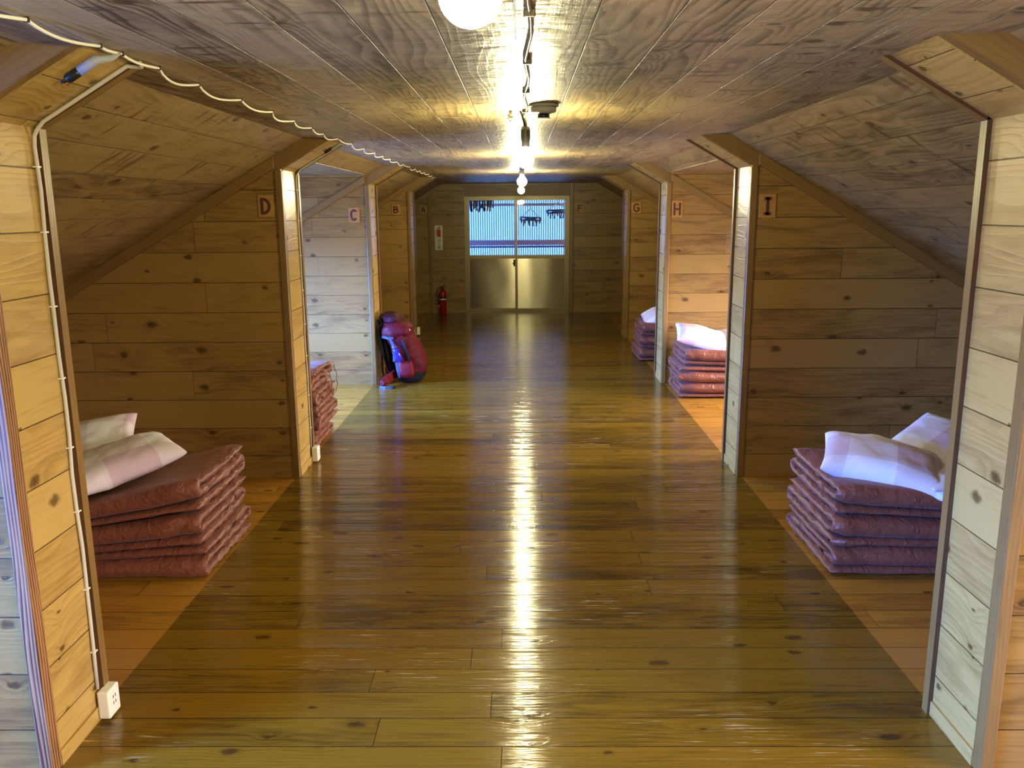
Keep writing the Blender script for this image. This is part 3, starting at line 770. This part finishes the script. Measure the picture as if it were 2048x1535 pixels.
# ------------------------------------------------------------------ folded mattresses
def sgnpow(c, p): return math.copysign(abs(c) ** p, c)
def futon(name, x0, y0, z0, s, length, depth, t, flip, seed, deform, xo=0.0, yo=0.0):
    """folded in three; s = +1 grows to +X from x0 ; front at y0"""
    path = []   # (y, z, ny, nz, thickness factor)
    n1, n2 = 16, 9
    r = t / 2
    def straight(ya, yb, z, sg, free_a=False, free_b=False):
        for k in range(n1 + 1):
            f = k / n1
            th = 1.0
            e = 0.16
            if free_a and f < e: th = 0.35 + 0.65 * math.sin(f / e * PI / 2)
            if free_b and f > 1 - e: th = 0.35 + 0.65 * math.sin((1 - f) / e * PI / 2)
            path.append((ya + (yb - ya) * f, z, 0.0, sg, th))
    a, b = t, depth - t
    straight(0.012, b, t / 2, 1, free_a=True)
    for k in range(1, n2):
        an = -PI / 2 + PI * k / n2
        path.append((b + r * math.cos(an) * 1.3, t + r * math.sin(an), -math.cos(an), -math.sin(an), 1.0))
    straight(b, a, 1.5 * t, -1)
    for k in range(1, n2):
        an = -PI / 2 - PI * k / n2
        path.append((a + r * math.cos(an) * 1.3, 2 * t + r * math.sin(an), math.cos(an), math.sin(an), 1.0))
    straight(a, depth - 0.012, 2.5 * t, 1, free_b=True)
    if flip:   # turn over: the roll is at the bottom front
        path = [(y, 3 * t - z, ny, -nz, th) for y, z, ny, nz, th in path]
    m = 44; rows = []
    rs = random.Random(seed); ph = rs.uniform(0, 50)
    for i, (y, z, ny, nz, th) in enumerate(path):
        row = []
        # each layer ends at a slightly different place
        lay = 0.010 * noise.noise(Vector((i * 0.06, seed * 3.7, 0)))
        for k in range(m):
            an = 2 * PI * k / m
            cx = sgnpow(math.cos(an), 0.30); cn = sgnpow(math.sin(an), 0.62)
            X = length / 2 + cx * length / 2 + lay * (1 if cx < 0 else -1)
            edge = abs(cx) ** 6
            hn = cn * t * 0.515 * th * (1 - 0.12 * edge)
            q = noise.noise(Vector((X * 9, y * 9 + ph, z * 16))) * 0.006 + noise.noise(Vector((X * 30 + ph, y * 22, z * 30))) * 0.0028
            hn += q * (1 if cn >= 0 else -1) * (0.5 + 0.7 * edge)
            pl = noise.noise(Vector((X * 3 + ph, y * 34 + seed, z * 9))) if abs(cx) > 0.6 else 0.0
            hn += 0.012 * pl * (abs(cx) - 0.6) * 2.5 * (1 if cn >= 0 else -1)
            fold = abs(ny) 
            hn += 0.011 * (fold + 0.2) * noise.noise(Vector((X * 24 + ph + z * 30, seed * 2.1, z * 8)))
            # scalloped, crumpled edge
            X += edge * (0.006 * noise.noise(Vector((y * 26 + ph, z * 40, 0.3 if cx < 0 else 9))))* (1 if cx > 0 else -1)
            yy = y + ny * hn; zz = z + nz * hn
            zz = max(zz, 0.0005) if z0 < 0.02 else zz
            row.append(deform(x0 + xo + s * X, y0 + yo + yy, z0 + zz))
        rows.append(row)
    mb = MB(); mb.grid(rows, closed_u=True)
    mb.face(rows[0][::-1], smooth=True); mb.face(rows[-1], smooth=True)
    c = deform(x0 + s * length / 2, y0 + depth / 2, z0)
    return mb.build(name, M['fabric'], origin=c)

def stack(x0, y0, s, depth, specs, drop, labels, group, arch=0.0, length=0.95):
    """specs: (t, flip, seed, xo, yo)"""
    z = 0.0; objs = []
    def deform(x, y, zz):
        xin = max(0.0, (x - x0) * s)
        f = min(1.0, xin / 0.5); f = f * f * (3 - 2 * f)
        fy = ((y - y0) / depth - 0.5)
        return (x, y, zz * (1 - drop * f + arch * (fy * fy * 4 - 0.5)))
    for (t, flip, seed, xo, yo), lb in zip(specs, labels):
        o = futon('folded_mattress', x0, y0, z, s, length, depth, t, flip, seed, deform, xo * s, yo)
        tag(o, lb, 'mattress', group)
        objs.append(o); z += 3 * t
    return objs, (lambda x, y: deform(x, y, z)[2])

stL, topL = stack(-1.285, 3.25, -1, 0.60, [(0.048, True, 11, 0.0, 0.0), (0.047, False, 12, 0.012, -0.015), (0.050, False, 13, 0.012, 0.0)], 0.24,
    ['brown folded mattress flat on the floor, lowest of the stack under letter D', 'brown folded mattress in the middle of the stack under letter D', 'brown folded mattress with upturned corner carrying the pillows under letter D'],
    'mattresses stacked in bay D', arch=0.03)
stR, topR = stack(1.305, 3.26, 1, 0.61, [(0.043, False, 21, 0.0, 0.0), (0.044, False, 22, -0.008, -0.006), (0.046, False, 23, 0.006, 0.006)], 0.10,
    ['mauve-brown folded mattress flat on the floor, lowest of the stack under letter I', 'mauve-brown folded mattress in the middle of the stack under letter I', 'mauve-brown folded mattress carrying the pillows under letter I'],
    'mattresses stacked in bay I', arch=0.02)
stH, topH = stack(1.245, 6.63, 1, 0.58, [(0.044, False, 31, 0.06, 0.0), (0.045, True, 32, 0.045, -0.01), (0.046, False, 33, 0.09, 0.005)], 0.06,
    ['pinkish folded mattress flat on the floor, lowest of the daylit stack under letter H', 'pinkish folded mattress in the middle of the daylit stack under letter H', 'pinkish wrinkled mattress carrying the pillows of the daylit stack under letter H'],
    'mattresses stacked in bay H', arch=0.03)
stG, topG = stack(1.205, 8.34, 1, 0.62, [(0.042, False, 41, 0.0, 0.0), (0.042, False, 42, 0.02, 0.0), (0.043, False, 43, 0.03, 0.01)], 0.05,
    ['purplish folded mattress flat on the floor, lowest of the small stack under letter G', 'purplish folded mattress in the middle of the small stack under letter G', 'purplish folded mattress under the pillow of the small stack under letter G'],
    'mattresses stacked in bay G', arch=0.02)
stC, topC = stack(-1.285, 5.16, -1, 0.56, [(0.040, False, 51, 0.01, 0.0), (0.042, True, 52, -0.02, 0.02), (0.042, False, 53, -0.012, 0.0), (0.043, True, 54, 0.01, 0.015)], 0.04,
    ['terracotta folded mattress flat on the floor, lowest of the tied stack under letter C', 'terracotta folded mattress second from the bottom of the tied stack under letter C', 'terracotta folded mattress second from the top of the tied stack under letter C', 'terracotta folded mattress with loose tie strings, topmost of the tied stack under letter C'],
    'mattresses stacked in bay C', arch=-0.03)
top = stC[-1]
for (yy, dz, sd) in ((5.50, 0.24, 1), (5.66, 0.20, 2), (5.36, 0.09, 3)):
    mb = MB(); rr = random.Random(sd); P = []
    for k in range(14):
        f = k / 13
        P.append((-1.268 + 0.018 * math.sin(PI * f) + 0.004 * math.sin(f * 17 + sd), yy + 0.05 * f + 0.01 * math.sin(f * 9), 0.475 - dz * f))
    mb.ribbon([Vector(p) - top.location for p in P], 0.014, 0.0025, (0, 1, 0))
    mb.build('tie_string', M['fabric'], top)

# ------------------------------------------------------------------ pillows
def pillow(name, c, rz, tilt, a, b, h, label, group, seed=1, roll=0.0):
    n = 26; R = Matrix.Rotation(rz, 4, 'Z') @ Matrix.Rotation(tilt, 4, 'X') @ Matrix.Rotation(roll, 4, 'Y')
    mb = MB()
    for sg in (1, -1):
        rows = []
        for i in range(n + 1):
            row = []
            for j in range(n + 1):
                u = -1 + 2 * j / n; v = -1 + 2 * i / n
                uu = sgnpow(math.sin(u * PI / 2), 0.9); vv = sgnpow(math.sin(v * PI / 2), 0.9)
                k = max(0.0, (1 - uu ** 2)) * max(0.0, (1 - vv ** 2))
                th = h / 2 * k ** 0.36
                x = a * uu * (1 - 0.045 * (1 - vv ** 2)); y = b * vv * (1 - 0.05 * (1 - uu ** 2))
                w = noise.noise(Vector((x * 10 + seed * 9, y * 10, sg))) * 0.010 + noise.noise(Vector((x * 28 + seed, y * 28, sg * 2))) * 0.004
                z = sg * th * (1.0 if sg > 0 else 0.75) + w * min(1, k * 6)
                row.append(R @ Vector((x, y, z)))
            rows.append(row if sg > 0 else row)
        mb.grid(rows, uvf=lambda i, j: (j / n * 2 * a + seed * 0.07, i / n * 2 * b + seed * 0.05))
    o = mb.build(name, M['pillow']); o.location = c
    return tag(o, label, 'pillow', group)

pillow('pillow', (-1.735, 3.47, 0.435), math.radians(38), math.radians(0), 0.26, 0.19, 0.17, 'white pillow with pale pink checks at the front of the stack under letter D', 'pillows in bay D', 1, math.radians(-12))
pillow('pillow', (-1.99, 3.66, 0.47), math.radians(20), math.radians(18), 0.25, 0.17, 0.14, 'cream pillow half hidden behind the post, at the back of the stack under letter D', 'pillows in bay D', 2, math.radians(-10))
pillow('pillow', (-1.98, 3.41, 0.385), math.radians(5), math.radians(0), 0.25, 0.16, 0.09, 'pale pillow showing only its edge under the checked pillow below letter D', 'pillows in bay D', 3)
pillow('pillow', (1.58, 3.49, 0.415), math.radians(-22), math.radians(10), 0.25, 0.18, 0.19, 'white and lilac checked pillow lying at the front of the stack under letter I', 'pillows in bay I', 4, math.radians(10))
pillow('pillow', (1.88, 3.65, 0.44), math.radians(40), math.radians(14), 0.23, 0.17, 0.13, 'checked pillow with a raised corner behind the front one under letter I', 'pillows in bay I', 5, math.radians(-16))
pillow('pillow', (1.88, 3.42, 0.385), math.radians(10), math.radians(2), 0.22, 0.14, 0.08, 'pale pillow flattened beneath the other two under letter I', 'pillows in bay I', 6)
pillow('pillow', (1.53, 6.85, 0.455), math.radians(-8), math.radians(14), 0.24, 0.18, 0.15, 'bluish white pillow sloping on the daylit mattress stack under letter H', 'pillows in bay H', 7, math.radians(15))
pillow('pillow', (1.84, 6.95, 0.45), math.radians(10), math.radians(10), 0.22, 0.17, 0.12, 'pale pillow half hidden by the post, behind the sloping one under letter H', 'pillows in bay H', 8)
pillow('pillow', (1.47, 8.66, 0.435), math.radians(0), math.radians(16), 0.2, 0.17, 0.14, 'pale pillow peeping past the post on the small stack under letter G', 'pillows in bay G', 9, math.radians(-22))

# ------------------------------------------------------------------ rucksack
e = empty('rucksack', (-1.0, 7.42, 0)); tag(e, 'maroon hiking rucksack leaning against the left post, hip belt trailing on the floor', 'rucksack')
YC = 0.0
def loft(secs, n=36, ex=0.7, wr=0.006, seed=0):
    """secs: (z, xl, xr, half_y, yc)"""
    rows = []
    for z, xl, xr, hy, yc in secs:
        cx, hx = (xl + xr) / 2, (xr - xl) / 2; row = []
        for k in range(n):
            a = 2 * PI * k / n
            x = cx + hx * sgnpow(math.cos(a), ex); y = yc + hy * sgnpow(math.sin(a), ex)
            q = noise.noise(Vector((x * 14 + seed, y * 14, z * 14))) * wr
            row.append((x + q * math.cos(a) + 1.0, y + q * math.sin(a), z))
        rows.append(row)
    return rows
def interp(secs, m=5):
    out = []
    for a, b in zip(secs[:-1], secs[1:]):
        for k in range(m):
            f = k / m; out.append(tuple(p + (q - p) * f for p, q in zip(a, b)))
    out.append(secs[-1]); return out
def rs_part(name, secs, mat, seed=0, ex=0.7, wr=0.007):
    mb = MB(); rows = loft(interp(secs), seed=seed, ex=ex, wr=wr); mb.grid(rows, closed_u=True)
    mb.face(rows[0][::-1], smooth=True); mb.face(rows[-1], smooth=True)
    return mb.build(name, mat, e)
rs_part('base', [(0.004, -1.03, -0.92, 0.09, 0), (0.012, -1.07, -0.88, 0.12, 0), (0.05, -1.095, -0.845, 0.145, 0), (0.10, -1.105, -0.825, 0.15, 0)], M['slate'], 1)
rs_part('body', [(0.098, -1.107, -0.822, 0.151, 0), (0.16, -1.115, -0.815, 0.155, 0), (0.25, -1.128, -0.838, 0.155, 0), (0.33, -1.155, -0.88, 0.15, 0), (0.41, -1.185, -0.93, 0.145, 0), (0.47, -1.20, -0.96, 0.135, 0), (0.50, -1.20, -1.0, 0.10, 0)], M['maroon'], 2, wr=0.022)
rs_part('lid', [(0.405, -1.19, -1.02, 0.10, -0.01), (0.415, -1.215, -0.975, 0.145, -0.01), (0.45, -1.225, -0.94, 0.165, -0.01), (0.50, -1.225, -0.945, 0.16, -0.01), (0.54, -1.22, -0.985, 0.14, 0), (0.56, -1.20, -1.05, 0.10, 0)], M['maroon'], 3, wr=0.026)
rs_part('top_pocket', [(0.535, -1.20, -1.05, 0.09, 0), (0.55, -1.225, -1.03, 0.125, 0), (0.59, -1.225, -1.04, 0.12, 0), (0.62, -1.205, -1.08, 0.085, 0), (0.628, -1.17, -1.11, 0.04, 0)], M['plum'], 4, wr=0.022)
rs_part('side_pocket', [(0.06, -1.05, -0.93, 0.03, -0.135), (0.09, -1.06, -0.92, 0.045, -0.14), (0.17, -1.065, -0.925, 0.045, -0.145), (0.215, -1.06, -0.94, 0.03, -0.145)], M['redpad'], 5)
mb = MB()
rows = []
for k in range(15):      # padded back panel with harness
    f = k / 14
    rows.append([(-0.135 - 0.075 * f - 0.03 * math.cos(b * PI / 8) * 1.0, -0.12 + 0.24 * b / 8, 0.07 + 0.5 * f) for b in range(9)])
mb.grid(rows)
rows2 = [[(x + 0.03, y, z) for x, y, z in r] for r in rows]; mb.grid(rows2)
mb.build('back_panel', M['darkgrey'], e)
for sy in (-0.07, 0.07):
    mb = MB(); mb.ribbon([(-0.215, sy, 0.53), (-0.238, sy, 0.47), (-0.236, sy, 0.38), (-0.215, sy * 1.1, 0.29), (-0.195, sy * 1.2, 0.24)], 0.06, 0.018, (0, 1, 0)); so = mb.build('shoulder_strap', M['black'], e)
    mb = MB(); mb.ribbon([(-0.20, sy * 1.2 - 0.02, 0.27), (-0.185, sy * 1.5, 0.20), (-0.160, sy * 1.7, 0.12), (-0.14, sy * 1.7, 0.10)], 0.02, 0.004, (0, 1, 0)); mb.build('webbing', M['redpad'], so)
mb = MB(); mb.ribbon([(-0.10, -0.09, 0.085), (-0.12, -0.17, 0.075), (-0.15, -0.24, 0.06), (-0.185, -0.285, 0.035), (-0.17, -0.30, 0.02)], 0.075, 0.02, (0, 0.2, 1))
hb = mb.build('hip_belt', M['redpad'], e)
mb = MB(); mb.ribbon([(-0.20, -0.305, 0.018), (-0.20, -0.33, 0.012), (-0.15, -0.345, 0.012), (-0.10, -0.335, 0.012), (-0.09, -0.31, 0.012)], 0.022, 0.004, (0, 0.2, 1)); mb.build('belt_webbing', M['bluegrey'], hb)
mb = MB(); mb.box((-0.095, -0.345, 0.002), (-0.065, -0.315, 0.024)); mb.build('buckle', M['black'], hb, bevel=0.004)
mb = MB(); mb.ribbon([(-0.12, 0.09, 0.10), (-0.17, 0.16, 0.08), (-0.21, 0.12, 0.07)], 0.075, 0.02, (0, 0.2, 1)); mb.build('hip_belt', M['redpad'], e)
for P, m in (([(-0.13, -0.168, 0.42), (-0.10, -0.172, 0.36), (-0.09, -0.178, 0.26), (-0.092, -0.18, 0.21)], 'bluegrey'),
          ([(-0.02, -0.16, 0.40), (0.005, -0.166, 0.33), (0.035, -0.172, 0.24), (0.05, -0.168, 0.12), (0.04, -0.155, 0.06)], 'slate'),
          ([(-0.075, -0.165, 0.20), (-0.06, -0.18, 0.12), (-0.05, -0.17, 0.06)], 'bluegrey'),
          ([(-0.19, -0.172, 0.43), (-0.14, -0.176, 0.415), (-0.09, -0.172, 0.42)], 'bluegrey')):
    mb = MB(); mb.ribbon(P, 0.022, 0.004, (1, 0, 0)); mb.build('strap', M[m], e)
mb = MB(); mb.lathe([(0.006, -0.016), (0.012, -0.008), (0.012, 0.008), (0.006, 0.016)], (0.035, -0.10, 0.475), n=14, axis=(0.3, 0, 1)); mb.build('toggle', M['white'], e)
mb = MB(); mb.ribbon([(0.14, -0.05, 0.13), (0.165, -0.06, 0.10), (0.165, -0.06, 0.065)], 0.018, 0.004, (0, 1, 0)); mb.build('strap', M['slate'], e)
be = empty('water_bottle', (-1.028, 7.225, 0.215)); tag(be, 'violet water bottle tucked into the side pocket of the rucksack', 'bottle')
ax = Vector((-0.45, 0, 1)).normalized()
mb = MB(); mb.lathe([(0.022, 0.0), (0.028, 0.004), (0.028, 0.10), (0.024, 0.118), (0.015, 0.126)], n=20, axis=ax); mb.build('flask', M['bottle'], be)
mb = MB(); mb.lathe([(0.017, 0.126), (0.018, 0.13), (0.018, 0.15), (0.012, 0.155)], n=18, axis=ax); mb.build('cap', M['bluegrey'], be)

# ------------------------------------------------------------------ daylight
w = bpy.data.worlds.new('sky'); S.world = w; w.use_nodes = True
nt = w.node_tree; nt.nodes.clear()
out = nt.nodes.new('ShaderNodeOutputWorld'); bg = nt.nodes.new('ShaderNodeBackground')
tc = nt.nodes.new('ShaderNodeTexCoord'); sep = nt.nodes.new('ShaderNodeSeparateXYZ')
nt.links.new(tc.outputs['Generated'], sep.inputs[0])
mr = nt.nodes.new('ShaderNodeMapRange'); nt.links.new(sep.outputs[0], mr.inputs[0])
mr.inputs[1].default_value = -0.6; mr.inputs[2].default_value = 0.8
cr = nt.nodes.new('ShaderNodeValToRGB'); nt.links.new(mr.outputs[0], cr.inputs[0])
cr.color_ramp.elements[0].color = (0.20, 0.50, 1.85, 1); cr.color_ramp.elements[1].color = (0.39, 0.34, 0.34, 1)
m = cr.color_ramp.elements.new(0.43); m.color = (0.24, 0.50, 1.0, 1)
gz = nt.nodes.new('ShaderNodeMapRange'); nt.links.new(sep.outputs[2], gz.inputs[0])
gz.inputs[1].default_value = -0.08; gz.inputs[2].default_value = 0.05; gz.inputs[3].default_value = 0.18; gz.inputs[4].default_value = 1.0
mx = nt.nodes.new('ShaderNodeMix'); mx.data_type = 'RGBA'; mx.blend_type = 'MULTIPLY'; mx.inputs[0].default_value = 1.0
nt.links.new(cr.outputs[0], mx.inputs[6]); nt.links.new(gz.outputs[0], mx.inputs[7])
ab = nt.nodes.new('ShaderNodeMath'); ab.operation = 'ABSOLUTE'; nt.links.new(sep.outputs[0], ab.inputs[0])
az = nt.nodes.new('ShaderNodeMapRange'); az.interpolation_type = 'SMOOTHSTEP'; nt.links.new(ab.outputs[0], az.inputs[0])
az.inputs[1].default_value = 0.3; az.inputs[2].default_value = 0.75; az.inputs[3].default_value = 0.006; az.inputs[4].default_value = 1.0
mx2 = nt.nodes.new('ShaderNodeMix'); mx2.data_type = 'RGBA'; mx2.blend_type = 'MULTIPLY'; mx2.inputs[0].default_value = 1.0
nt.links.new(mx.outputs[2], mx2.inputs[6]); nt.links.new(az.outputs[0], mx2.inputs[7])
nt.links.new(mx2.outputs[2], bg.inputs[0]); bg.inputs[1].default_value = 230.0
nt.links.new(bg.outputs[0], out.inputs[0])

# ------------------------------------------------------------------ camera
f, pi_, ya, ro = 1680.6, 0.2036, 0.0120, 0.0076
c, s_ = math.cos(ya), math.sin(ya); sp_, cp_ = math.sin(pi_), math.cos(pi_); sr, cr_ = math.sin(ro), math.cos(ro)
X = Vector((c, s_, 0)); U0 = Vector((-sp_ * s_, sp_ * c, cp_)); F = Vector((-cp_ * s_, cp_ * c, -sp_))
Rv = cr_ * X - sr * U0; Uv = sr * X + cr_ * U0
cam = bpy.data.cameras.new('camera'); co = bpy.data.objects.new('camera', cam); COL.objects.link(co)
mat = Matrix((Rv, Uv, -F)).transposed().to_4x4(); mat.translation = (0.0275, 0, 1.5)
co.matrix_world = mat
cam.sensor_fit = 'HORIZONTAL'; cam.sensor_width = 36.0; cam.lens = f / 2048 * 36.0; cam.clip_start = 0.02
S.camera = co

S.view_settings.view_transform = 'Standard'; S.view_settings.look = 'None'
S.view_settings.exposure = 0.0; S.view_settings.gamma = 1.0; S.view_settings.use_curve_mapping = False
